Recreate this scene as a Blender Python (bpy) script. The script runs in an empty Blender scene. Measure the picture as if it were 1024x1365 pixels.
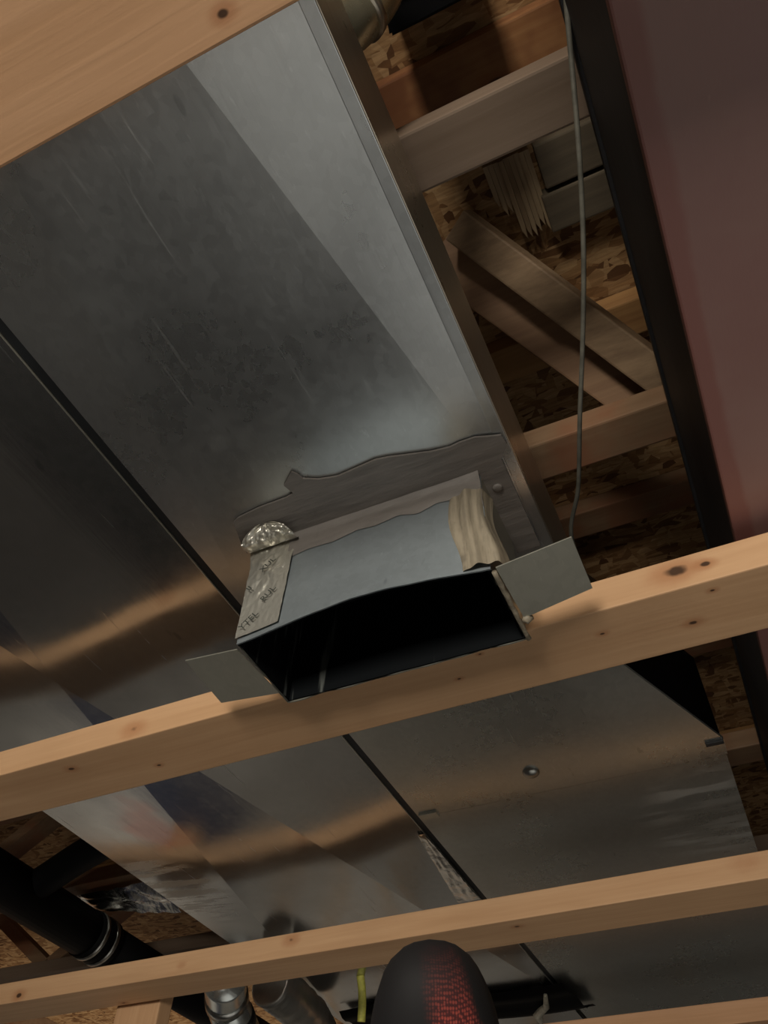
import bpy, bmesh, math, random
from mathutils import Vector, Matrix, noise
random.seed(7)
S = bpy.context.scene
COL = S.collection
EYE = 1.70                      # camera height above the floor; heights below are given from the camera level

# ------------------------------------------------------------------ camera
F_PX, PITCH, ROLL, YAW = 1050.54, math.radians(49.3201), math.radians(2.3131), math.radians(26.5790)
def camera_axes():
    up = Vector((0, -math.cos(PITCH), math.sin(PITCH))); fw = Vector((0, math.sin(PITCH), math.cos(PITCH))); rt = Vector((1, 0, 0))
    c, s = math.cos(ROLL), math.sin(ROLL)
    R = Matrix(((c, -s, 0), (s, c, 0), (0, 0, 1)))
    up, fw, rt = R @ up, R @ fw, R @ rt
    a = math.cos(YAW) * fw + math.sin(YAW) * rt
    b = math.cos(YAW) * rt - math.sin(YAW) * fw
    return a, b, up
AX, BX, UX = camera_axes()
def at(px, py, z):
    d = Vector(((px - 512) / F_PX, (py - 682.5) / F_PX, 1)); d /= d.dot(UX)
    return d.dot(BX) * z, d.dot(AX) * z
def cam_point(px, py, dist):
    d = Vector(((px - 512) / F_PX, (py - 682.5) / F_PX, 1)).normalized() * dist
    return Vector((d.dot(BX), d.dot(AX), d.dot(UX)))
cd = bpy.data.cameras.new('camera'); cam = bpy.data.objects.new('camera', cd); COL.objects.link(cam)
cd.sensor_fit = 'VERTICAL'; cd.sensor_height = 36; cd.lens = 36 * F_PX / 1365; cd.clip_start = .01
M = Matrix.Identity(4)
for j, e in enumerate((Vector((1, 0, 0)), Vector((0, -1, 0)), Vector((0, 0, -1)))):
    for i, w in enumerate((BX, AX, UX)): M[i][j] = w.dot(e)
M.translation = (0, 0, EYE)
cam.matrix_world = M
S.camera = cam

# ------------------------------------------------------------------ world, lights, exposure
wd = bpy.data.worlds.new('world'); S.world = wd; wd.use_nodes = True
wd.node_tree.nodes['Background'].inputs[0].default_value = (.5, .55, .6, 1)
wd.node_tree.nodes['Background'].inputs[1].default_value = .05
def area_light(name, loc, target, sx, sy, power, color):
    l = bpy.data.lights.new(name, 'AREA'); l.shape = 'RECTANGLE'; l.size = sx; l.size_y = sy; l.energy = power; l.color = color
    o = bpy.data.objects.new(name, l); COL.objects.link(o)
    o.location = (loc[0], loc[1], loc[2] + EYE)
    o.rotation_euler = (Vector(target) - Vector(loc)).to_track_quat('-Z', 'Y').to_euler()
    return o
area_light('work_light', (0, -1.9, .10), (-.3, 1.0, .45), .5, .5, 50, (1, .93, .82))
area_light('floor_wash', (.9, .7, -.35), (.8, 1.0, -1.7), 1.6, 1.6, 22, (1, .98, .95))  # added fill with no source, brightens the floor and its bounce
area_light('corner_fill', (-1.9, 2.9, -.45), (-3.1, 3.8, -.40), .5, .5, 34, (1, .90, .76))  # added fill with no source, brightens walls mirrored in the return duct
S.view_settings.view_transform = 'Standard'; S.view_settings.look = 'None'
S.view_settings.gamma = 1; S.view_settings.use_curve_mapping = False
S.view_settings.exposure = 0.0
S.cycles.use_denoising = True
S.cycles.max_bounces = 8

# ------------------------------------------------------------------ material helpers
class NT:
    def __init__(s, name):
        s.m = bpy.data.materials.new(name); s.m.use_nodes = True
        s.t = s.m.node_tree; s.b = s.t.nodes['Principled BSDF']
        s.co = s.t.nodes.new('ShaderNodeTexCoord').outputs['Object']
    def n(s, typ, **kw):
        x = s.t.nodes.new(typ)
        for k, v in kw.items():
            if k.startswith('i_'): 
                key = k[2:]; key = int(key) if key.isdigit() else key.replace('_', ' ')
                s.put(x.inputs[key], v)
            else: setattr(x, k, v)
        return x
    def put(s, sock, v):
        if isinstance(v, bpy.types.NodeSocket): s.t.links.new(v, sock)
        else: sock.default_value = v
    def math(s, op, a, b=0.0, c=None):
        x = s.n('ShaderNodeMath', operation=op); s.put(x.inputs[0], a); s.put(x.inputs[1], b)
        if c is not None: s.put(x.inputs[2], c)
        return x.outputs[0]
    def map(s, scale=(1, 1, 1), loc=(0, 0, 0), rot=(0, 0, 0), src=None):
        x = s.n('ShaderNodeMapping'); s.put(x.inputs[0], src or s.co)
        x.inputs[1].default_value = loc; x.inputs[2].default_value = rot; x.inputs[3].default_value = scale
        return x.outputs[0]
    def noise(s, scale, detail=3, rough=.5, src=None, dist=0, dim=None):
        x = s.n('ShaderNodeTexNoise'); s.put(x.inputs['Vector'], src or s.co)
        x.inputs['Scale'].default_value = scale; x.inputs['Detail'].default_value = detail; x.inputs['Roughness'].default_value = rough
        x.inputs['Distortion'].default_value = dist
        return x
    def voro(s, scale, src=None, feature='F1', rand=1):
        x = s.n('ShaderNodeTexVoronoi', feature=feature); s.put(x.inputs['Vector'], src or s.co); x.inputs['Scale'].default_value = scale
        x.inputs['Randomness'].default_value = rand
        return x
    def ramp(s, fac, stops, interp='LINEAR'):
        x = s.n('ShaderNodeValToRGB'); s.put(x.inputs[0], fac); x.color_ramp.interpolation = interp
        e = x.color_ramp.elements
        while len(e) < len(stops): e.new(.5)
        for q, (p, c) in zip(e, stops):
            q.position = p; q.color = c if len(c) == 4 else (*c, 1)
        return x.outputs[0]
    def mr(s, v, a, b, c, d, smooth=True):
        x = s.n('ShaderNodeMapRange', interpolation_type='SMOOTHSTEP' if smooth else 'LINEAR')
        for k, q in zip(range(5), (v, a, b, c, d)): s.put(x.inputs[k], q)
        return x.outputs[0]
    def mix(s, f, a, b, mode='MIX'):
        x = s.n('ShaderNodeMix', data_type='RGBA', blend_type=mode)
        s.put(x.inputs[0], f); s.put(x.inputs[6], a if not isinstance(a, tuple) else (*a, 1)[:4]); s.put(x.inputs[7], b if not isinstance(b, tuple) else (*b, 1)[:4])
        return x.outputs[2]
    def xyz(s, src=None):
        x = s.n('ShaderNodeSeparateXYZ'); s.put(x.inputs[0], src or s.co); return x.outputs
    def dist(s, p, scale=(1, 1, 1)):
        v = s.n('ShaderNodeVectorMath', operation='SUBTRACT'); s.put(v.inputs[0], s.co); v.inputs[1].default_value = p
        w = s.n('ShaderNodeVectorMath', operation='MULTIPLY'); s.put(w.inputs[0], v.outputs[0]); w.inputs[1].default_value = scale
        l = s.n('ShaderNodeVectorMath', operation='LENGTH'); s.put(l.inputs[0], w.outputs[0]); return l.outputs['Value']
    def bump(s, h, strength=.3, dist=.002, prev=None):
        x = s.n('ShaderNodeBump'); x.inputs['Strength'].default_value = strength; x.inputs['Distance'].default_value = dist
        s.put(x.inputs['Height'], h)
        if prev is not None: s.put(x.inputs['Normal'], prev)
        return x.outputs[0]
    def out(s, color=None, rough=None, metal=None, normal=None, spec=None):
        for k, v in (('Base Color', color), ('Roughness', rough), ('Metallic', metal), ('Normal', normal), ('Specular IOR Level', spec)):
            if v is None: continue
            if isinstance(v, tuple): v = (*v, 1)[:4]
            s.put(s.b.inputs[k], v)
        return s.m

def wood(name, light, dark, knots=(), seed=0.0, axis=0, rough=.62, stain=None):
    """sawn softwood, grain along one axis; knots = [(position, radius)] in the thing's own coordinates"""
    t = NT(name)
    sc = [22, 22, 22]; sc[axis] = 1.1
    warp = t.noise(3, 2, src=t.map(loc=(seed, seed * 2, 0)))
    v = t.n('ShaderNodeVectorMath', operation='MULTIPLY_ADD'); t.put(v.inputs[0], warp.outputs['Color']); v.inputs[1].default_value = (.03, .03, .03); t.put(v.inputs[2], t.co)
    g = t.noise(1.6, 5, .62, src=t.map(tuple(sc), (seed, seed, seed), src=v.outputs[0]))
    sf = [190, 190, 190]; sf[axis] = 5
    fine = t.noise(1, 2, .5, src=t.map(tuple(sf)))
    f = t.math('ADD', t.math('MULTIPLY', g.outputs['Fac'], .75), t.math('MULTIPLY', fine.outputs['Fac'], .25))
    c = t.ramp(f, [(.33, dark), (.5, tuple(.5 * (a + b) for a, b in zip(light, dark))), (.66, light)])
    blot = t.noise(2.4, 3, src=t.map(loc=(seed * 3, 0, 1)))
    c = t.mix(t.mr(blot.outputs['Fac'], .45, .75, 0, .35), c, tuple(q * .62 for q in dark))
    for p, r in knots:
        ks = [1, 1, 1]; ks[axis] = .6
        d = t.math('ADD', t.dist(p, ks), t.math('MULTIPLY', t.math('SUBTRACT', t.noise(60, 2).outputs['Fac'], .5), r * .9))
        c = t.mix(t.mr(d, r * .6, r * 2.6, .6, 0), c, (dark[0] * .75, dark[1] * .55, dark[2] * .45))
        c = t.mix(t.mr(d, r * .35, r * .8, .9, 0), c, (.028, .014, .008))
    if stain:
        s2 = t.noise(5, 4, .6, src=t.map(loc=(seed, 4, 2)))
        c = t.mix(t.mr(s2.outputs['Fac'], .45, .62, 0, .8), c, stain)
    nb = t.bump(f, .35, .0012)
    return t.out(c, rough, normal=nb, spec=.3)

def galvanised(name, tint=(.50, .52, .52), rough=(.22, .34), wave=.5, spangle=.35, dull=.2, streak=False, smear=None, pink=None):
    t = NT(name)
    sp = t.voro(150, src=t.map((1, .8, 1)))
    val = t.xyz(sp.outputs['Color'])[0]
    big = t.noise(5, 4, .6)
    c = t.ramp(val, [(0, tuple(q * (1 - .13 * spangle) for q in tint)), (1, tuple(min(1, q * (1 + .10 * spangle)) for q in tint))])
    c = t.mix(t.mr(big.outputs['Fac'], .4, .72, 0, .30), c, tuple(q * .72 for q in tint))
    fleck = t.noise(1, 3, .65, src=t.map((210, 60, 100)))
    c = t.mix(t.mr(fleck.outputs['Fac'], .62, .74, 0, .30), c, tuple(min(1, q * 1.35) for q in tint))
    drip = t.noise(1, 2, .5, src=t.map((45, 14, 20)))
    c = t.mix(t.mr(drip.outputs['Fac'], .74, .78, 0, .45), c, tuple(q * .5 for q in tint))
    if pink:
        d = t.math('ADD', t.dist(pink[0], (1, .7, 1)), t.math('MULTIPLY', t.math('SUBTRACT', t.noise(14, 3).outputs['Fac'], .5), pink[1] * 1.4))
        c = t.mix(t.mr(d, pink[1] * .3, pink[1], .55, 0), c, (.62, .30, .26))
    r = t.math('ADD', t.mr(big.outputs['Fac'], .3, .7, rough[0], rough[1]), t.math('MULTIPLY', t.math('SUBTRACT', val, .5), .08 * spangle))
    scr = t.noise(1, 3, .7, src=t.map((170, 5, 170)))
    r = t.math('ADD', r, t.mr(scr.outputs['Fac'], .62, .75, 0, .12))
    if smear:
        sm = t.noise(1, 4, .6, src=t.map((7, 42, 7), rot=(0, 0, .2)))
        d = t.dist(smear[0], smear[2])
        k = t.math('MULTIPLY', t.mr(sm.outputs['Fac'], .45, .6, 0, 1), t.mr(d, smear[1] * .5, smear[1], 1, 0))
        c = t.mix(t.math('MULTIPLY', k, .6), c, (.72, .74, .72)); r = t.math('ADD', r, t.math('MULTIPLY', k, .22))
    w = t.noise(2.2, 1, .4, src=t.map((1.3, .55, 1)))
    nb = t.bump(w.outputs['Fac'], wave, .02)
    w2 = t.noise(9, 2, .5, src=t.map((1, .6, 1)))
    nb = t.bump(w2.outputs['Fac'], wave * .35, .004, nb)
    nb = t.bump(scr.outputs['Fac'], .10, .0006, nb)
    return t.out(c, r, 1.0 - dull, nb)

def plain(name, color, rough=.6, metal=0., bump=0., scale=60, var=.25, spec=.5):
    t = NT(name); nz = t.noise(scale, 4, .6)
    c = t.mix(t.mr(nz.outputs['Fac'], .3, .7, 0, 1), tuple(q * (1 - var) for q in color), tuple(min(1, q * (1 + var)) for q in color))
    return t.out(c, rough, metal, t.bump(nz.outputs['Fac'], bump, .003) if bump else None, spec)

def osb_material():
    t = NT('oriented_strand_board')
    warp = t.noise(9, 2)
    v = t.n('ShaderNodeVectorMath', operation='MULTIPLY_ADD'); t.put(v.inputs[0], warp.outputs['Color']); v.inputs[1].default_value = (.03, .03, 0); t.put(v.inputs[2], t.co)
    cols = None; h = None
    for k, (ang, sx, sy) in enumerate(((.25, 20, 88), (-.5, 24, 76), (1.2, 60, 24), (.8, 32, 70))):
        m = t.map((sx, sy, 1), (k * 3.1, k * 1.7, 0), (0, 0, ang + 1.57), src=v.outputs[0])
        vo = t.voro(1, src=m)
        r = t.xyz(vo.outputs['Color'])
        c = t.ramp(r[0], [(0, (.10, .045, .018)), (.25, (.26, .135, .055)), (.6, (.40, .235, .105)), (1, (.52, .335, .165))])
        if cols is None: cols, h = c, r[1]
        else:
            sel = t.math('GREATER_THAN', r[2], .62)
            cols = t.mix(sel, cols, c); h = t.math('ADD', t.math('MULTIPLY', h, .6), t.math('MULTIPLY', r[1], .4))
    fine = t.noise(1, 3, .6, src=t.map((25, 240, 1), rot=(0, 0, 1.7)))
    cols = t.mix(t.mr(fine.outputs['Fac'], .35, .7, .35, 0), cols, (.09, .04, .018))
    return t.out(cols, .7, normal=t.bump(h, .6, .003), spec=.25)

def concrete(name, color, scale=3):
    t = NT(name); a = t.noise(scale, 6, .65); b = t.noise(90, 3)
    c = t.mix(t.mr(a.outputs['Fac'], .3, .7, 0, 1), tuple(q * .7 for q in color), color)
    return t.out(c, .85, normal=t.bump(b.outputs['Fac'], .3, .003))

# ------------------------------------------------------------------ mesh helpers
class MB:
    def __init__(s): s.bm = bmesh.new()
    def box(s, x0, x1, y0, y1, z0, z1, bevel=0, mat=None):
        old = set(s.bm.verts)
        vs = [s.bm.verts.new(p) for p in ((x0, y0, z0), (x1, y0, z0), (x1, y1, z0), (x0, y1, z0), (x0, y0, z1), (x1, y0, z1), (x1, y1, z1), (x0, y1, z1))]
        fs = [s.bm.faces.new([vs[i] for i in f]) for f in ((3, 2, 1, 0), (4, 5, 6, 7), (0, 1, 5, 4), (1, 2, 6, 5), (2, 3, 7, 6), (3, 0, 4, 7))]
        if bevel:
            es = {e for f in fs for e in f.edges}
            bmesh.ops.bevel(s.bm, geom=list(es), offset=bevel, segments=2, affect='EDGES', profile=.6)
        if mat is not None: bmesh.ops.transform(s.bm, matrix=mat, verts=[v for v in s.bm.verts if v not in old])
        return s
    def bar(s, p, q, w, t, side=None, bevel=.002):
        """board from p to q, w across (along side), t thick"""
        p, q = Vector(p), Vector(q); d = (q - p); L = d.length; d.normalize()
        sd = Vector(side) if side is not None else Vector((0, 0, 1))
        sd = (sd - d * sd.dot(d)).normalized(); n = d.cross(sd)
        m = Matrix((( *(d), 0), (*sd, 0), (*n, 0), (0, 0, 0, 1))).transposed(); m.translation = p
        return s.box(0, L, -w / 2, w / 2, -t / 2, t / 2, bevel, m)
    def prism(s, poly, z0, z1, bevel=0):
        a = [s.bm.verts.new((x, y, z0)) for x, y in poly]; b = [s.bm.verts.new((x, y, z1)) for x, y in poly]
        n = len(poly); fs = [s.bm.faces.new(a[::-1]), s.bm.faces.new(b)]
        for i in range(n): fs.append(s.bm.faces.new((a[i], a[(i + 1) % n], b[(i + 1) % n], b[i])))
        bmesh.ops.recalc_face_normals(s.bm, faces=fs)
        if bevel: bmesh.ops.bevel(s.bm, geom=list({e for f in fs for e in f.edges}), offset=bevel, segments=2, affect='EDGES')
        return s
    def raw(s, verts, faces):
        v = [s.bm.verts.new(p) for p in verts]
        for f in faces: s.bm.faces.new([v[i] for i in f])
        return s
    def tube(s, pts, r, n=16, caps=True, ribs=None):
        pts = [Vector(p) for p in pts]; rs = r if isinstance(r, (list, tuple)) else [r] * len(pts)
        rings = []; up = Vector((.13, .21, 1)).normalized()
        for i, p in enumerate(pts):
            d = (pts[min(i + 1, len(pts) - 1)] - pts[max(i - 1, 0)]).normalized()
            u = (up - d * up.dot(d)).normalized(); up = u; w = d.cross(u)
            rings.append([s.bm.verts.new(p + (u * math.cos(2 * math.pi * k / n) + w * math.sin(2 * math.pi * k / n)) * rs[i]) for k in range(n)])
        for a, b in zip(rings, rings[1:]):
            for k in range(n): s.bm.faces.new((a[k], a[(k + 1) % n], b[(k + 1) % n], b[k]))
        if caps: s.bm.faces.new(rings[0][::-1]); s.bm.faces.new(rings[-1])
        return s
    def grid(s, nu, nv, fn):
        vs = [[s.bm.verts.new(fn(i / nu, j / nv)) for j in range(nv + 1)] for i in range(nu + 1)]
        for i in range(nu):
            for j in range(nv): s.bm.faces.new((vs[i][j], vs[i + 1][j], vs[i + 1][j + 1], vs[i][j + 1]))
        return s
    def build(s, name, mat, parent=None, smooth=False, loc=None):
        """links ONE mesh object; coordinates are from the camera level"""
        base = (Vector(parent['_b']) if parent is not None else Vector(loc or (0, 0, 0)))
        me = bpy.data.meshes.new(name)
        for v in s.bm.verts: v.co -= base
        bmesh.ops.recalc_face_normals(s.bm, faces=s.bm.faces[:])
        s.bm.to_mesh(me); s.bm.free()
        if smooth:
            for p in me.polygons: p.use_smooth = True
        for m in (mat if isinstance(mat, (list, tuple)) else [mat]): me.materials.append(m)
        o = bpy.data.objects.new(name, me); COL.objects.link(o)
        if parent is not None:
            o.parent = parent; o['_b'] = tuple(base)
        else:
            o.location = base + Vector((0, 0, EYE)); o['_b'] = tuple(base)
        return o
def tag(o, label, cat, group=None):
    o['label'] = label; o['category'] = cat
    if group: o['group'] = group
    return o
def thing(name, label, cat, loc, group=None):
    o = bpy.data.objects.new(name, None); COL.objects.link(o); o.empty_display_size = .05
    o.location = Vector(loc) + Vector((0, 0, EYE)); o['_b'] = tuple(loc)
    return tag(o, label, cat, group)
def structure(o): o['kind'] = 'structure'; return o
def rel(p, base): return tuple(a - b for a, b in zip(p, base))

# ------------------------------------------------------------------ key heights (from the camera) and materials
ZS, ZST = .512, .550            # flat 2x4s below the ducts: bottom, top
ZD, ZDT = .640, .785            # ducts: bottom, top
ZC, ZT, ZO = .880, 1.160, 1.200 # truss bottom chords, top chords, subfloor
PINE, PINED = (.62, .385, .215), (.50, .29, .15)
M_osb = osb_material()
M_truss = wood('truss_lumber', (.26, .165, .095), (.17, .10, .055), seed=3, stain=(.22, .09, .045))
M_trussgrey = wood('weathered_chord_lumber', (.20, .145, .105), (.15, .105, .072), seed=5)
M_grey = wood('weathered_grey_board', (.14, .11, .073), (.09, .072, .05), seed=8)
M_brace = wood('brace_lumber', (.32, .22, .13), (.17, .11, .065), seed=11)
M_duct = galvanised('galvanised_trunk_sheet', (.55, .57, .57), (.25, .36), .35, dull=.08)
M_ductb = galvanised('galvanised_wide_sheet', (.50, .51, .48), (.25, .36), .40, dull=.12, smear=((.43, .66, 0), .13, (1, .8, 0)))
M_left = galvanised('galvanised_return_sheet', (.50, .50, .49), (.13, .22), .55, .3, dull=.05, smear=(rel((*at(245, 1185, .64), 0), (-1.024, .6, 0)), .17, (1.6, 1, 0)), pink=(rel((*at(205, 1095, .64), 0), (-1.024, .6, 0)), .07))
M_side = galvanised('galvanised_side_sheet', (.44, .39, .31), (.25, .35), .2)
M_stub = galvanised('galvanised_boot_sheet', (.38, .425, .45), (.40, .5), .2, dull=.28)
M_tab = galvanised('galvanised_tab_sheet', (.48, .47, .40), (.36, .46), .1, dull=.25)
M_shade = plain('black_shade', (.006, .0075, .009), .55, 0, .2, 25)  # near-black painted in where gaps and the boot inside are shaded
M_black = plain('black_steel_and_shade', (.012, .012, .014), .6, 0, .2, 20)
M_bpipe = plain('black_plastic', (.003, .003, .0035), .6, 0, 0, 30, spec=.12)
M_screw = plain('zinc_screw', (.45, .45, .42), .3, 1.)

# ------------------------------------------------------------------ room shell
X0, X1, Y0, Y1, ZF = -3.2, 1.9, -2.7, 4.6, -EYE
M_floor = concrete('concrete_floor', (.22, .215, .205))
M_wall = concrete('concrete_wall', (.20, .195, .185))
structure(MB().box(X0, X1, Y0, Y1, ZF - .1, ZF).build('floor', M_floor))
ceil = structure(MB().box(X0, X1, Y0, Y1, ZO, ZO + .018).build('ceiling', M_osb))
structure(MB().box(X0 - .2, X0, Y0, Y1, ZF, ZO + .02).build('wall_left', M_wall))
structure(MB().box(X1, X1 + .2, Y0, Y1, ZF, ZO + .02).build('wall_right', M_wall))
structure(MB().box(X0, X1, Y0 - .2, Y0, ZF, ZO + .02).build('wall_back', M_wall))
wf = structure(MB().box(X0, X1, Y1, Y1 + .2, ZF, ZO + .02).build('wall_front', M_wall))

structure(MB().box(X0 + .001, X0 + .009, Y0, Y1, .30, ZO - .001).build('trim_1', M_truss))
# ------------------------------------------------------------------ floor trusses and bracing
def truss(y, label, bottom, top, phase, group=None, x0=X0 + .012, x1=.285):
    T = thing('floor_truss', label, 'floor truss', (0, y + .032, ZC), group)
    MB().box(x0, x1, y, y + .0635, ZC, ZC + .038, .003).build('bottom_chord', bottom, T)
    MB().box(x0, x1, y, y + .0635, ZT, ZO - .001, .003).build('top_chord', top, T)
    x = phase
    up = True
    while x > x0 + .45:
        a, b = (x, y + .032, ZC + .03), (x - .40, y + .032, ZT + .01)
        if not up: a, b = (x, y + .032, ZT + .01), (x - .40, y + .032, ZC + .03)
        MB().bar(a, b, .06, .036, (0, 1, 0)).build('web', M_truss, T)
        x -= .42; up = not up
    return T
M_top1 = wood('orange_chord_lumber', (.46, .24, .10), (.30, .13, .05), [(( .0, .03, .275), .012)], seed=21, stain=(.16, .055, .025))
M_top2 = wood('amber_chord_lumber', (.44, .25, .10), (.28, .14, .055), seed=23)
truss(.214, 'floor truss with a broad grey bottom chord and orange top chord, nearest the camera', M_trussgrey, M_top1, -.50)
truss(.650, 'floor truss with a brown bottom chord crossed by two leaning boards at the steel beam', M_truss, M_top2, -.52)
truss(1.046, 'dark brown floor truss seen just above the middle soffit board beside the steel beam', M_truss, M_truss, -.55)
truss(1.500, 'floor truss passing above the black drain pipe left of the ducts', M_truss, M_truss, -1.30)
truss(1.945, 'farthest floor truss, above the lower soffit board left of the ducts', M_trussgrey, M_top2, -1.25)

# weathered boards under the subfloor between the first two trusses
zb = ZO - .002
g1 = MB().box(.022, .285, .372, .437, zb - .03, zb, .003).build('backing_board', M_grey, None, loc=(.15, .40, zb - .03))
tag(g1, 'weathered grey board under the subfloor, nearer of the pair beside the steel beam', 'board')
g2 = MB().box(.012, .285, .444, .502, zb - .03, zb, .003).build('backing_board', M_grey, None, loc=(.15, .47, zb - .03))
tag(g2, 'weathered grey board under the subfloor, farther of the pair, beside bright strand board', 'board')
# splintered offcut
sp = thing('splintered_offcut', 'splintered pale plywood offcut with torn vertical strands under the subfloor', 'wood offcut', (-.02, .43, zb - .02))
M_splint = wood('splintered_wood', (.55, .42, .26), (.24, .16, .09), seed=31, axis=1)
rr = random.Random(4)
for k in range(9):
    xa = -.052 + k * .0075; y1 = .51 + rr.uniform(-.02, .02) - abs(k - 6) * .010
    MB().prism([(xa, .375), (xa + .0073, .375), (xa + .0073, y1 - .022), (xa + .005, y1), (xa + .0004, y1 - .014)], zb - .016 - rr.uniform(0, .007), zb).build('strand', M_splint, sp)
# two leaning boards
b1 = MB().bar((-.108, .415, 1.125), (.105, .690, .945), .048, .036, (1, -.55, 0), .003).build('diagonal_brace', M_brace, None, loc=(0, .55, 1.0))
tag(b1, 'narrow grooved brown board leaning diagonally in the joist bay, upper of two', 'board')
M_brace2 = wood('brace_lumber_wide', (.30, .18, .10), (.20, .11, .06), [((-.085, -.10, .08), .012)], seed=14)
b2 = MB().bar((-.145, .452, 1.168), (.085, .727, .968), .100, .026, (1, -.75, .55), .003).build('diagonal_brace', M_brace2, None, loc=(0, .55, 1.0))
tag(b2, 'wide plain brown board leaning diagonally behind the grooved board, with a dark knot', 'board')

# ------------------------------------------------------------------ steel beam
def primer():
    t = NT('red_oxide_primer')
    a = t.noise(4, 5, .6); b = t.noise(22, 4, .65, src=t.map((1.6, .5, 1)))
    c = t.mix(t.mr(a.outputs['Fac'], .35, .65, 0, 1), (.23, .115, .10), (.26, .15, .13))
    x = t.xyz()[0]
    e = t.math('ADD', x, t.math('MULTIPLY', t.math('SUBTRACT', t.noise(14, 4, .6, src=t.map((1, .45, 1))).outputs['Fac'], .5), .022))
    c = t.mix(t.mr(e, .012, .019, .6, 0), c, (.20, .065, .052))
    c = t.mix(t.mr(b.outputs['Fac'], .66, .72, 0, .5), c, (.42, .27, .23))
    c = t.mix(t.mr(t.noise(9, 4).outputs['Fac'], .62, .74, 0, .6), c, (.16, .07, .065))
    return t.out(c, t.mr(a.outputs['Fac'], .3, .7, .42, .6), normal=t.bump(b.outputs['Fac'], .25, .002))
ZB, ZBT = .570, .876
bx0, bx1 = .078, .300
beam = thing('steel_beam', 'long steel girder with red primed underside and side painted black as shade, right of the ducts', 'steel beam', (bx0, 1.0, ZB))
MB().box(bx0, bx1, Y0 + .01, Y1 - .01, ZB, ZB + .012, .002).build('bottom_flange', primer(), beam)
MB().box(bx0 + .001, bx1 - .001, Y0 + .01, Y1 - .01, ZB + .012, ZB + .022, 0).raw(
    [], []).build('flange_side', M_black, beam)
MB().box(bx0 + .004, bx0 + .016, Y0 + .01, Y1 - .01, ZB + .022, ZBT - .014).build('web_plate', M_black, beam)  # web, flange side and top flange painted black as their shade
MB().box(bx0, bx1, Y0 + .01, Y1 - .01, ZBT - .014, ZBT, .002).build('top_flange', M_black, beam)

# ------------------------------------------------------------------ soffit 2x4s laid flat under the ducts
def soffit(y0, y1, label, light, dark, knots, seed, skew=0., x0=-2.6, x1=1.0, notch=False):
    base = (0, y0, ZS)
    m = wood('pine_%d' % seed, light, dark, [(rel(p, base), r) for p, r in knots], seed=seed)
    b = MB(); b.box(x0, x1, y0, y1, ZS, ZST, .0016)
    for v in b.bm.verts: v.co.y += skew * v.co.x + .0016 * noise.noise((v.co.x * 3, seed, 0))
    o = b.build('soffit_joist', m, None, loc=base)
    return tag(o, label, 'wood joist', 'flat boards framed across below the ducts')
def kb(px, py): return (*at(px, py, ZS), ZS)                         # knot on a board's underside
def kf(px, py, y): X, Y = at(px, py, 1.0); z = y / Y; return (X * z, y, z)   # knot on a board's near face
soffit(-.052, .0375, 'bright orange soffit board across the top left corner, nearest the camera',
       (.72, .425, .24), (.64, .365, .195), [(kb(297, 18), .0032)], 41)
soffit(.587, .676, 'soffit board touching the open duct boot, with a long pale front face and knots',
       PINE, PINED, [(kf(175, 970, .587), .007), (kf(900, 762, .587), .009), (kf(940, 752, .587), .004), (kb(925, 830), .004), (kb(95, 1025), .004), (kb(803, 845), .0025), (kb(950, 787), .0022), (kb(640, 872), .0016), (kb(612, 905), .002), (kb(212, 1020), .0025)], 43, skew=-.0065)
soffit(1.213, 1.302, 'soffit board behind the gloved fingertip, with an upright block at its left end',
       PINE, PINED, [(kf(992, 1145, 1.20), .009), (kf(387, 1252, 1.22), .006), (kf(240, 1285, 1.22), .004), (kf(25, 1327, 1.23), .006), (kb(690, 1235), .004), (kb(165, 1337), .004)], 44, skew=-.0125)
soffit(1.800, 1.889, 'short stretch of soffit board in the bottom right corner',
       (.56, .32, .18), (.44, .24, .12), [], 46, skew=-.012)
post = MB().box(-1.200, -1.098, 1.334, 1.372, .400, .553, .003).build('hanger_block', wood('post_lumber', PINE, PINED, seed=47, axis=2), None, loc=(-1.15, 1.35, .40))
tag(post, 'short upright wooden block fixed behind the lower soffit board at bottom left', 'wood block')

# ------------------------------------------------------------------ ducts
def cross_broken(b, x0, x1, y0, y1, z, bulge):
    """sheet with its two diagonals creased, the middle standing proud"""
    b.raw([(x0, y0, z), (x1, y0, z), (x1, y1, z), (x0, y1, z), ((x0 + x1) / 2, (y0 + y1) / 2, z - bulge)], [(0, 1, 4), (1, 2, 4), (2, 3, 4), (3, 0, 4)])
RX0, RX1 = -.4655, -.0950
JOINT = .632
rd = thing('supply_duct', 'dull galvanised supply duct carrying the open boot, widening beyond it', 'duct', (RX0, .6, ZD))
b = MB(); cross_broken(b, RX0, RX1, -1.52, JOINT, ZD, .013); b.build('bottom_sheet', M_duct, rd)
MB().box(RX0, RX1, JOINT, .80, ZD, ZD + .004).build('bottom_sheet', M_duct, rd)
MB().box(RX0 + .002, RX1 - .007, -1.52, .797, ZD + .001, ZDT - .006).build('duct_body', M_side, rd)
MB().box(RX1 - .012, RX1 - .0006, -1.52, .795, ZD + .016, ZDT, .001).build('side_sheet', M_side, rd)
MB().box(RX1 - .009, RX1 - .0065, -1.52, .795, ZD + .0015, ZD + .016).build('seam_shade', M_shade, rd)  # black strip stands for the shade in the seam gap
MB().box(RX1 - .0105, RX1 + .0005, -1.52, .795, ZD - .0018, ZD + .0012, .0006).build('seam_hem', M_duct, rd)
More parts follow.
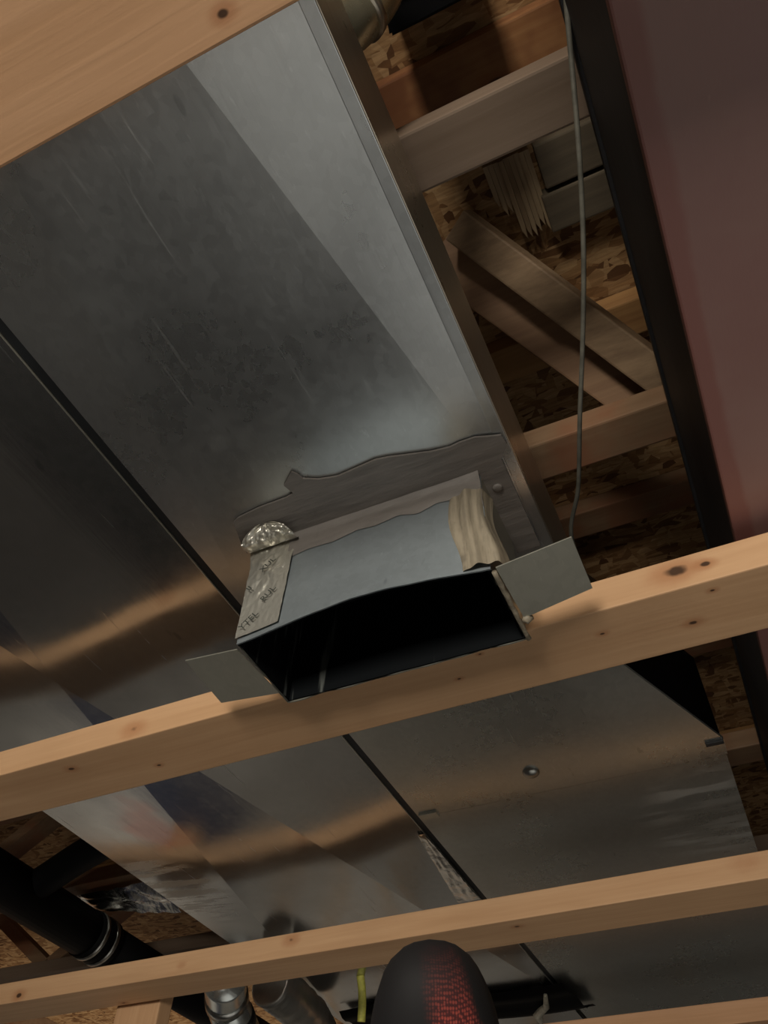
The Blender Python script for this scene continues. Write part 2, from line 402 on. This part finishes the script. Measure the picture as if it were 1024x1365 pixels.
# transition and wide run
poly = [(RX0, .80), (RX1, .80), (-.0755, .843), (.0134, 1.060), (.0125, 1.10), (RX0, 1.10)]
MB().prism(poly, ZD, ZD + .004).build('transition', M_ductb, rd)
M_polish = galvanised('smooth_transition_sheet', (.34, .34, .33), (.08, .13), .1, .2, dull=0.)
for p, q in zip(poly[1:4], poly[2:5]):
    MB().bar((p[0] - .004, p[1] + .001, (ZD + ZDT) / 2 + .002), (q[0] - .004, q[1] + .001, (ZD + ZDT) / 2 + .002), ZDT - ZD - .005, .003, (0, 0, 1), 0).build('side_panel', M_polish, rd)
MB().box(RX0, .0110, 1.1005, 3.4, ZD, ZDT).build('wide_run', M_ductb, rd)
MB().box(RX0 + .004, RX0 + .034, 1.088, 1.104, ZD - .004, ZD + .001, .001).build('drive_cleat', M_tab, rd)
MB().box(-.012, .0125, 1.058, 1.066, ZD - .004, ZD + .001, .001).build('drive_cleat', M_black, rd)
sx, sy = at(708, 1029, ZD)
MB().tube([(sx, sy, ZD + .001), (sx, sy, ZD - .002), (sx, sy, ZD - .005), (sx, sy, ZD - .007)], [.0125, .0125, .010, .004], 24).build('plug_button', M_screw, rd, True)
LX0, LX1 = -1.024, -.4768
ld = thing('return_duct', 'shiny wide galvanised duct mirroring the soffit boards, left of the black gap', 'duct', (LX0, .6, ZD))
b = MB(); cross_broken(b, LX0, LX1, -.81, 1.96, ZD, .020); b.build('bottom_sheet', M_left, ld)
MB().box(LX0, LX1, 1.9605, 3.4, ZD, ZD + .004).build('bottom_sheet', M_left, ld)
MB().box(LX0, LX1, -.81, 3.4, ZD + .0045, ZDT).build('duct_body', M_side, ld)
MB().box(LX1 - .0010, LX1 + .0003, -.81, 1.96, ZD - .0007, ZD + .0006).build('edge_hem', M_tab, ld)
MB().box(LX1 + .0006, RX0 - .0006, -.81, 1.95, ZD + .0012, ZD + .02).build('gap_shade', M_shade, ld)  # black strip painted as the darkness in the slit between ducts
# crumpled foil on the edge of the return duct
def crumple(u, v, amp, sc, seed): return amp * noise.noise((u * sc, v * sc, seed))
M_foil = NT('aluminium_foil'); M_foil = M_foil.out((.80, .80, .77), .22, 1., M_foil.bump(M_foil.noise(45, 3).outputs['Fac'], .6, .004))
b = MB(); b.grid(10, 26, lambda u, v: (LX1 + .001 - u * (.012 + .030 * v), 1.145 + .26 * v, ZD - .0035 - .003 * abs(crumple(u, v * 5, 1, 3, 2.)) * 1.5))
b.build('foil_patch', M_foil, ld, True)

# ------------------------------------------------------------------ duct boot (open take-off hanging below the trunk)
SX0, SX1, SY0, SY1, ZBT2 = -.398, -.1335, .4825, .5865, .500
boot = thing('duct_boot', 'open rectangular duct boot hanging below the supply duct, inner shade painted black', 'duct boot', ((SX0 + SX1) / 2, SY0, ZBT2))
bow = lambda u: .018 * math.sin(math.pi * min(1, max(0, u))) ** 1.2 * (.6 + .4 * u)
T_ = .0012
def wall_grid(name, p0, p1, inward, mat, off, bowed=False, seed=0, zt=ZD - .0034, rag=.0012):
    """one side of the boot: from p0 to p1 at the rim, up to the duct; rim slightly ragged"""
    n = 28; b = MB(); p0, p1, iw = Vector(p0), Vector(p1), Vector(inward)
    def fn(u, v, o):
        p = p0.lerp(p1, u) + iw * o
        y = -bow(u) * (1 - v) ** 1.5 if bowed else 0
        return (p.x, p.y + y, ZBT2 + (zt - ZBT2) * v + (1 - v) * rag * noise.noise((u * 9, seed, 3)))
    b.grid(n, 8, lambda u, v: fn(u, v, off)); b.grid(n, 8, lambda u, v: fn(u, v, off + T_))
    o = b.build(name, mat, boot, True)
    return o
A, B, C_, D = (SX0, SY0), (SX1, SY0), (SX1, SY1), (SX0, SY1)
v3 = lambda p: (*p, 0)
wall_grid('front_panel', v3(A), v3(B), (0, 1, 0), M_stub, 0, True, 1)
wall_grid('right_panel', v3(B), v3(C_), (-1, 0, 0), M_tab, 0, False, 2, rag=.006)
wall_grid('back_panel', v3(C_), v3(D), (0, -1, 0), M_tab, 0, False, 3, rag=.002)
wall_grid('left_panel', v3(D), v3(A), (1, 0, 0), M_tab, 0, False, 4, rag=.003)
def inner_shade_mat():
    t = NT('inner_shade_with_scratches'); a = t.noise(1, 3, .65, src=t.map((70, 70, 6)))
    z = t.xyz()[0]
    band = t.math('MAXIMUM', t.mr(t.math('ABSOLUTE', t.math('SUBTRACT', z, .032)), .002, .006, 1, 0), t.mr(t.math('ABSOLUTE', t.math('ADD', z, .115)), .02, .045, .9, 0))
    k = t.math('MULTIPLY', t.mr(a.outputs['Fac'], .56, .68, 0, 1), band)
    return t.out(t.mix(t.math('MULTIPLY', k, .8), (.0025, .0035, .0045), (.13, .14, .13)), .6, spec=.15, normal=t.bump(a.outputs['Fac'], .3, .001))
M_inner_shade = inner_shade_mat(); e = .0022  # darkness inside the boot painted as black faces, with dusty scratches
for nm, p, q, iw in (('inner_shade', A, B, (0, 1, 0)), ('inner_shade', B, C_, (-1, 0, 0)), ('inner_shade', C_, D, (0, -1, 0)), ('inner_shade', D, A, (1, 0, 0))):
    wall_grid(nm, v3(p), v3(q), iw, M_inner_shade, T_ + .001, p == A, 5, ZD - .016)
MB().box(SX0 + .003, SX1 - .003, SY0 - .001, SY1 - .003, ZD - .022, ZD - .016).build('inner_shade', M_shade, boot)
# bent-out tabs at the rim
zt_ = ZBT2 - .0015
tr = [at(661, 757, zt_), at(762, 716, zt_ + .004), at(790, 784, zt_ + .004), at(699, 824, zt_)]
def tab_plate(pts, z, name, mat, dz):
    b = MB(); top = [(x, y, z + d) for (x, y), d in zip(pts, dz)]
    b.raw(top + [(x, y, q + .0012) for x, y, q in top], [(3, 2, 1, 0), (4, 5, 6, 7), (0, 1, 5, 4), (1, 2, 6, 5), (2, 3, 7, 6), (3, 0, 4, 7)])
    return b.build(name, mat, boot)
tab_plate(tr, zt_, 'bent_tab', M_tab, (0, .004, .004, 0))
tl = [at(247, 881, zt_ + .004), at(316, 866, zt_ + .0), at(372, 924, zt_), at(295, 937, zt_ + .004)]
tab_plate(tl, zt_, 'bent_tab', M_tab, (.004, 0, 0, .004))
# brushed-on duct sealant
def sealant_mat(name, c0, c1, sc):
    t = NT(name); a = t.noise(1, 5, .6, src=t.map(sc)); b = t.noise(30, 3)
    c = t.mix(t.mr(a.outputs['Fac'], .35, .65, 0, 1), c0, c1)
    c = t.mix(t.mr(b.outputs['Fac'], .62, .75, 0, .5), c, tuple(q * .5 for q in c0))
    return t.out(c, .55, normal=t.bump(a.outputs['Fac'], .4, .003))
M_seal = sealant_mat('grey_duct_sealant', (.150, .135, .122), (.195, .175, .158), (14, 90, 50))
M_tan = sealant_mat('tan_duct_sealant', (.19, .16, .115), (.30, .255, .185), (160, 160, 12))
edge = [(312, 694), (318, 688), (345, 675), (383, 661), (391, 655), (379, 645), (389, 627), (397, 630), (404, 636), (425, 637), (450, 633), (475, 622), (500, 611), (520, 607), (545, 604), (575, 600), (600, 594), (612, 588), (633, 581), (650, 580), (668, 578), (676, 590)]
pts = [at(x, y, ZD - .003) for x, y in edge] + [(RX1 - .012, .47), (RX1 - .012, .60), (SX1, .60), (SX1, .4815), (SX0 - .012, .4815), at(322, 722, ZD - .003)]
MB().prism(pts, ZD - .0062, ZD - .0034).build('sealant', M_seal, boot)
sx, sy = at(663, 645, ZD)
MB().tube([(sx, sy, ZD - .006), (sx, sy, ZD - .0075), (sx, sy, ZD - .0085)], [.0055, .0055, .003], 16).build('screw', M_seal, boot, True)
nf = 24                                                            # sealant smeared down the top of the front panel
low = [(.17, .034), (.26, .030), (.38, .032), (.48, .026), (.56, .029), (.66, .024), (.74, .032), (.82, .024), (.90, .028), (.98, .036), (1.0, .050)]
def low_at(u):
    for (a, h0), (c, h1) in zip(low, low[1:]):
        if a <= u <= c: return h0 + (h1 - h0) * (u - a) / (c - a)
    return low[0][1]
def seal_face(u, v):
    uu = .17 + .83 * u; h = low_at(uu); z = ZD - .0036 - h * v
    vv = (z - ZBT2) / (ZD - ZBT2)
    return (SX0 + (SX1 - SX0) * uu, SY0 - .0008 - bow(uu) * (1 - vv) ** 1.5 - .0022 * (1 - v ** 6) - .006 * max(0, 1 - v * 3), z)
b = MB(); b.grid(40, 10, seal_face); b.build('sealant', M_seal, boot, True)
def tan_face(u, v):                                                # thick ridge down the right corner
    z = .610 - .108 * v; x = SX1 - .034 + .040 * u + .006 * v - .004 * math.sin(v * 5)
    vv = (z - ZBT2) / (ZD - ZBT2); uu = min(1, (x - SX0) / (SX1 - SX0))
    y = SY0 - bow(uu) * (1 - vv) ** 1.5 - .001 - .006 * math.sin(math.pi * u) - .0022 * math.cos(u * 13 + v * 1.5) * math.sin(math.pi * u) - .001 * noise.noise((u * 5, v * 18, 0))
    if u > .86: y += (u - .86) * .12
    return (x, y, z)
b = MB(); b.grid(26, 30, tan_face); b.build('sealant', M_tan, boot, True)
b = MB()                                                           # squeezed-out bead along the right rim
rp = [(SX1 + .002 + .0012 * noise.noise((i * .9, 1, 1)), SY0 + .004 + i * .0082, ZBT2 - .001 + .0015 * noise.noise((i * .7, 5, 1))) for i in range(13)]
b.tube(rp, [.0022 + .0012 * random.random() for _ in rp], 8).build('sealant_bead', M_tan, boot, True)
bx_, by_ = at(703, 824, ZBT2)
b = MB(); b.tube([(bx_ - .004, by_ - .002, ZBT2), (bx_, by_, ZBT2 - .001), (bx_ + .005, by_ + .002, ZBT2 + .001)], [.003, .005, .002], 10).build('sealant_bead', M_tan, boot, True)
# crinkled foil tape on the left corner
def tape(u, v):
    if v < .72:
        z = ZBT2 + .006 + (ZD - ZBT2 - .012) * v / .72; y = SY0 - .0025; vv = (z - ZBT2) / (ZD - ZBT2)
        x = SX0 - .0012 + .052 * u
        y -= bow((x - SX0) / (SX1 - SX0)) * (1 - vv) ** 1.5
        a = .0012 + .0020 * v; x += (u - .5) * .010 * max(0, v - .55) / .17
    else:
        w = (v - .72) / .28
        z = ZD - .014 + .010 * w - .008 * math.sin(w * 3.1); y = SY0 - .005 - .026 * w - .004 * math.sin(w * 3.1)
        hw = .031 * math.sqrt(max(0, 1 - max(0, w - .35) ** 2 / .43)); x = SX0 + .0265 + (u - .5) * 2 * hw
        a = .0045
    q = noise.noise((u * 3.5, v * 8, 3.)) + .35 * noise.noise((u * 11, v * 24, 7.))
    return (x, y - abs(q) * a, z - (abs(q) * a if v >= .66 else 0))
b = MB(); b.grid(36, 96, tape)
M_tape = NT('crinkled_foil_tape'); _q = M_tape
M_tape = _q.out((.62, .60, .53), .34, .72, _q.bump(_q.noise(60, 2).outputs['Fac'], .35, .004))
ft = b.build('foil_tape', M_tape, boot)
M_ink = plain('dark_print', (.02, .025, .02), .6)
def text_mesh(txt, size, name, parent, origin, ang):
    cu = bpy.data.curves.new('t', 'FONT'); cu.body = txt; cu.size = size; cu.extrude = .0001; cu.resolution_u = 2
    ob = bpy.data.objects.new('t', cu); COL.objects.link(ob)
    dg = bpy.context.evaluated_depsgraph_get(); dg.update()
    me = bpy.data.meshes.new_from_object(ob.evaluated_get(dg)); bpy.data.objects.remove(ob)
    b = MB(); b.bm.from_mesh(me); bpy.data.meshes.remove(me)
    for v in b.bm.verts:
        x, z = v.co.x * math.cos(ang) - v.co.y * math.sin(ang), v.co.x * math.sin(ang) + v.co.y * math.cos(ang)
        v.co = Vector((origin[0] + x, origin[1] + v.co.z, origin[2] + z))
    return b.build(name, M_ink, parent)
for txt, x, z, a in (('XUL', SX0 + .020, .5850, .75), ('RUL', SX0 + .029, .5400, .85), ('YTEL', SX0 + .0085, .5090, .75), ('II', SX0 + .008, .562, .8)):
    text_mesh(txt, .0108, 'printed_mark', ft, (x, SY0 - .0082, z), a)

# ------------------------------------------------------------------ cable, pipes and ducts in the bays
def smooth_path(ps, n=10):
    ps = [Vector(p) for p in ps]; out = []
    for i in range(len(ps) - 1):
        p0, p1, p2, p3 = ps[max(0, i - 1)], ps[i], ps[i + 1], ps[min(len(ps) - 1, i + 2)]
        for k in range(n):
            t = k / n
            out.append(.5 * ((2 * p1) + (p2 - p0) * t + (2 * p0 - 5 * p1 + 4 * p2 - p3) * t * t + (3 * p1 - p0 - 3 * p2 + p3) * t ** 3))
    return out + [ps[-1]]
cz = [.868, .85, .815, .79, .77, .752, .745, .742]
cp = [(752, -30), (760, 60), (772, 200), (778, 330), (777, 450), (773, 560), (771, 650), (762, 715)]
cpts = [(*at(x, y, z), z) for (x, y), z in zip(cp, cz)] + [(-.086, .80, .735)]
cb = MB().tube(smooth_path(cpts), .0027, 10).build('electrical_cable', plain('grey_cable_jacket', (.11, .105, .085), .5), None, True, loc=(0, .5, .8))
tag(cb, 'thin grey cable hanging along the joist bay beside the steel beam', 'cable')

rp_ = thing('round_pipe', 'brassy galvanised round pipe rising past the supply duct edge, top centre', 'pipe', (-.10, .06, .80))
pz = .86
c0, c1 = at(437, -40, pz), at(492, 32, pz)
MB().tube(smooth_path([(*at(520, -80, pz + .12), pz + .12), (*at(500, -20, pz + .07), pz + .07), (*at(468, 22, pz + .03), pz + .03), (*at(425, 55, pz), pz)], 8), .030, 24).build('pipe_body', galvanised('brassy_sheet', (.52, .47, .33), (.22, .3), .2), rp_, True)
MB().tube([(*at(478, 10, pz + .04), pz + .04), (*at(472, 18, pz + .034), pz + .034)], .0325, 24).build('crimp_band', M_side, rp_, True)
kx = thing('junction_block', 'black plastic block with an angled corner under the subfloor, top centre', 'junction box', (.0, .1, 1.0))
zk = 1.02
MB().prism([at(500, -60, zk), at(512, 10, zk), at(520, 50, zk), at(560, 30, zk), at(640, -12, zk), at(640, -60, zk)], zk, ZO - .001, .003).build('box_body', M_bpipe, kx)
MB().prism([at(508, -50, zk), at(520, 0, zk), at(590, -30, zk), at(580, -60, zk)], zk - .004, zk, .001).build('cover', M_bpipe, kx)

# black drain pipe left of the ducts
dz_ = .80
dp = thing('drain_pipe', 'fat black drain pipe with a steel band clamp, bottom left', 'pipe', (-1.58, 1.6, dz_ - .054))
MB().tube([(-1.575, .55, dz_), (-1.590, 1.62, dz_)], .054, 28).build('pipe_body', M_bpipe, dp, True)
MB().tube([(-1.590, 1.60, dz_), (-1.600, 2.6, dz_)], .050, 28).build('pipe_body', M_bpipe, dp, True)
MB().tube([(-1.590, 1.585, dz_), (-1.590, 1.665, dz_)], .0565, 28).build('rubber_sleeve', M_bpipe, dp, True)
for yy in (1.600, 1.640):
    MB().tube([(-1.590, yy, dz_), (-1.590, yy + .011, dz_)], .0585, 28).build('band_clamp', M_screw, dp, True)
MB().tube(smooth_path([(-1.58, 1.36, dz_ + .01), (-1.50, 1.345, dz_ + .03), (-1.36, 1.31, dz_ + .05), (-1.0, 1.22, dz_ + .075)], 6), .036, 20).build('branch_pipe', M_bpipe, dp, True)
fs = MB(); fs.grid(26, 14, lambda u, v: (-1.62 + .30 * u, 1.525 + .085 * v, .868 - .010 * abs(noise.noise((u * 6, v * 3, 2))) - .05 * u * v))
fo = fs.build('foil_sheet', M_foil, None, True, loc=(-1.5, 1.56, .86))
tag(fo, 'crumpled silver foil sheet under the truss above the drain pipe clamp', 'foil sheet')

# bright elbow and crinkled flexible duct, bottom edge
el = thing('metal_elbow', 'shiny galvanised round elbow below the lower soffit board, bottom edge', 'duct elbow', (-1.09, 1.6, .52))
ep = smooth_path([(*at(300, 1305, .63), .63), (*at(303, 1335, .615), .615), (*at(312, 1360, .59), .59), (*at(322, 1382, .58), .58)], 6)
MB().tube(ep, .046, 28).build('elbow_body', galvanised('bright_elbow_sheet', (.62, .65, .63), (.2, .28), .3), el, True)
MB().tube(ep[4:7], .0485, 28).build('joint_band', M_screw, el, True)
MB().tube(ep[11:14], .048, 28).build('joint_band', M_black, el, True)
fx = MB(); fpth = smooth_path([(*at(360, 1310, .585), .585), (*at(385, 1330, .58), .58), (*at(412, 1358, .575), .575), (*at(425, 1380, .572), .572)], 14)
fx.tube(fpth, [.040 + .004 * (i % 2) + .004 * noise.noise((i * .8, 0, 0)) for i in range(len(fpth))], 26)
fd = fx.build('flexible_duct', galvanised('crinkled_flex_foil', (.40, .38, .34), (.3, .4), .8), None, True, loc=(-.95, 1.6, .53))
tag(fd, 'crinkled dark grey flexible duct beside the shiny elbow, bottom edge', 'flexible duct')
yc = MB().tube(smooth_path([(-.845, 1.665, .637), (-.845, 1.675, .615), (-.845, 1.68, .585), (-.848, 1.685, .555)], 6), .0085, 14).build('electrical_cable', plain('yellow_tube', (.62, .60, .12), .5), None, True, loc=(-.845, 1.68, .555))  # plain short yellow tube
tag(yc, 'short yellow tube hanging just left of the gloved fingertip', 'cable')
# black connector across the far end of the return duct
kc = thing('duct_connector', 'black flexible connector sleeve closing the far end of the shiny duct', 'duct connector', (-.7, 1.9, ZD - .02))
b = MB(); b.grid(40, 10, lambda u, v: (-.98 + .53 * u + .03 * v * u, 1.83 + .17 * v - .015 * math.sin(u * 6), ZD - .010 - .006 * math.sin(v * 12) - .012 * math.sin(math.pi * v)))
b.build('sleeve', M_bpipe, kc, True)
b = MB(); b.tube([(*at(727, 1325, ZD - .02), ZD - .022), (*at(728, 1338, ZD - .02), ZD - .026), (*at(716, 1348, ZD - .02), ZD - .026), (*at(722, 1362, ZD - .02), ZD - .024)], [.004, .007, .010, .004], 10).build('sealant_bead', plain('pale_sealant', (.55, .52, .42), .4, 0, .8, 60), kc, True)

# ------------------------------------------------------------------ things on the floor and walls that the sheet metal mirrors
for i, x in enumerate((-2.9, -2.5, -2.1, -1.7, -1.3, -.9, -.5, -.1, .3, .7)):
    MB().box(x, x + .038, Y1 - .089, Y1 - .001, ZF, ZO - .05).build('wall_stud', M_brace, wf)

dw = MB()
for k in range(3): dw.box(-.60 + .004 * k, 1.70 + .005 * k, -.5 + .006 * k, 2.0 + .004 * k, ZF + .0005 + .0132 * k, ZF + .0128 + .0132 * k, .001)
tag(dw.build('pale_reflectors', plain('pale_reflector_face', (.62, .63, .62), .8, 0, .1, 40, .08), None, loc=(0, .75, ZF)), 'pale wallboard sheets added flat on the floor, unseen, to brighten the supply duct mirror', 'reflector')  # added out of view: pale sheets make the bright bands on the duct
b = MB(); b.grid(60, 12, lambda u, v: (X0 + .035 + .02 * math.sin(u * 70) * (1 - .6 * v) + .02 * noise.noise((u * 20, v * 2, 0)), .6 + 3.7 * u, ZF + .01 + 0.95 * v + .006 * noise.noise((u * 6, 0, 5)) * v))
b.grid(1, 1, lambda u, v: (X0 + .002, .6 + 3.7 * u, ZF + .01 + 0.95 * v))
tag(b.build('reflection_sheet', plain('dark_blue_sheet', (.012, .016, .035), .5, 0, .2, 12), None, True, loc=(X0 + .03, 2.4, ZF)), 'dark blue tarp in folds on the lower left wall, added to darken the duct mirror', 'reflection_sheet')  # added out of view: dark sheet for the duct facets to mirror
tag(MB().box(-2.1, -.64, -.9, 2.3, ZF, ZF + .008, .002).build('reflection_mat', plain('black_rubber', (.02, .02, .022), .8, 0, .2, 60), None, loc=(-1.4, .7, ZF)), 'black rubber mat added unseen on the floor to darken the duct mirror', 'mat')  # added out of view: keeps the mirrored floor dark
# ------------------------------------------------------------------ gloved hand
def glove_material():
    t = NT('knit_glove_with_black_coating')
    o = t.xyz(); x, y, z = o[0], o[1], o[2]
    wob = t.math('MULTIPLY', t.math('SUBTRACT', t.noise(120, 3).outputs['Fac'], .5), .003)
    lo = t.math('ADD', t.math('MULTIPLY_ADD', y, -.118, -.0022), wob)       # left border of the knit
    hi = t.math('ADD', t.math('MULTIPLY_ADD', y, -.38, .004), wob)        # right border
    k = t.math('MULTIPLY', t.mr(t.math('SUBTRACT', x, lo), -.002, .003, 0, 1), t.mr(t.math('SUBTRACT', hi, x), -.0012, .0012, 0, 1))
    k = t.math('MULTIPLY', k, t.mr(y, -.003, -.020, 0, 1))
    k = t.math('MULTIPLY', k, t.mr(z, -.004, .002, 0, 1))
    kn = t.voro(1, src=t.map((1500, 1100, 1500)), rand=.25)
    red = t.mix(t.mr(kn.outputs['Distance'], .25, .6, 0, 1), (.27, .045, .032), (.06, .010, .010))
    c = t.mix(k, (.0055, .005, .0055), red)
    return t.out(c, t.math('MULTIPLY_ADD', k, .1, .75), normal=t.bump(t.math('MULTIPLY', kn.outputs['Distance'], k), .4, .0005), spec=.3)
tip = cam_point(573, 1232, .215)
hand = thing('gloved_hand', 'raised fingertip in a black coated work glove with red knit, bottom centre', 'hand', tip)
camR = M.to_3x3()
def local_obj(bm, name, mats, parent):
    me = bpy.data.meshes.new(name); bm.to_mesh(me); bm.free()
    for p in me.polygons: p.use_smooth = True
    for m in mats: me.materials.append(m)
    o = bpy.data.objects.new(name, me); COL.objects.link(o); o.parent = parent
    o.rotation_euler = camR.to_euler(); return o
def skin(points, edges, radii, root, sub=2):
    me = bpy.data.meshes.new('skel'); me.from_pydata([Vector(p) for p in points], edges, [])
    ob = bpy.data.objects.new('skel', me); COL.objects.link(ob)
    md = ob.modifiers.new('s', 'SKIN'); md.use_smooth_shade = True; sb = ob.modifiers.new('u', 'SUBSURF'); sb.levels = sub
    for i, r in enumerate(radii):
        r = r if isinstance(r, tuple) else (r, r)
        me.skin_vertices[0].data[i].radius = r; me.skin_vertices[0].data[i].use_root = (i == root)
    dg = bpy.context.evaluated_depsgraph_get(); dg.update()
    m2 = bpy.data.meshes.new_from_object(ob.evaluated_get(dg)); bm = bmesh.new(); bm.from_mesh(m2)
    bpy.data.objects.remove(ob); return bm
# camera-aligned local axes: x right, y up the picture, z to the camera
P = [(0.004, -.150, -.020), (0.004, -.185, -.026), (.004, -.22, -.034),                      # palm centre, palm heel, wrist
     (.003, -.106, -.010), (.003, -.062, -.003), (.001, -.022, 0), (0, -.004, 0),             # index, straight
     (.028, -.116, -.016), (.032, -.090, -.022), (.033, -.092, -.050), (.030, -.114, -.056),  # middle, curled
     (.050, -.122, -.022), (.055, -.098, -.030), (.055, -.102, -.055), (.050, -.122, -.060),  # ring
     (.068, -.132, -.028), (.074, -.110, -.036), (.073, -.114, -.056), (.068, -.132, -.060),  # little
     (-.028, -.165, -.030), (-.042, -.138, -.040), (-.034, -.114, -.052), (-.018, -.098, -.058),  # thumb
     (.004, -.25, -.055)]
Ed = [(0, 1), (1, 2), (0, 3), (3, 4), (4, 5), (5, 6), (0, 7), (7, 8), (8, 9), (9, 10), (0, 11), (11, 12), (12, 13), (13, 14), (0, 15), (15, 16), (16, 17), (17, 18), (1, 19), (19, 20), (20, 21), (21, 22), (2, 23)]
Rd = [(.034, .024), (.036, .024), .030, (.0215, .0185), (.0205, .018), (.0175, .0155), (.0105, .010), .014, .0125, .0115, .010, .0135, .012, .011, .0095, .0125, .011, .0095, .008, .017, .0145, .0125, .010, .032]
local_obj(skin(P, Ed, Rd, 0), 'glove', [glove_material()], hand)
b = bmesh.new()
mb = MB(); mb.tube([Vector(p) for p in ((.004, -.205, -.036), (.004, -.23, -.055), (.004, -.30, -.13), (.004, -.36, -.24), (.004, -.40, -.34))], [.034, .036, .042, .047, .050], 24)
local_obj(mb.bm.copy(), 'sleeve', [plain('dark_work_sleeve', (.03, .032, .04), .85, 0, .3, 80)], hand)

for o in bpy.data.objects:
    if '_b' in o: del o['_b']
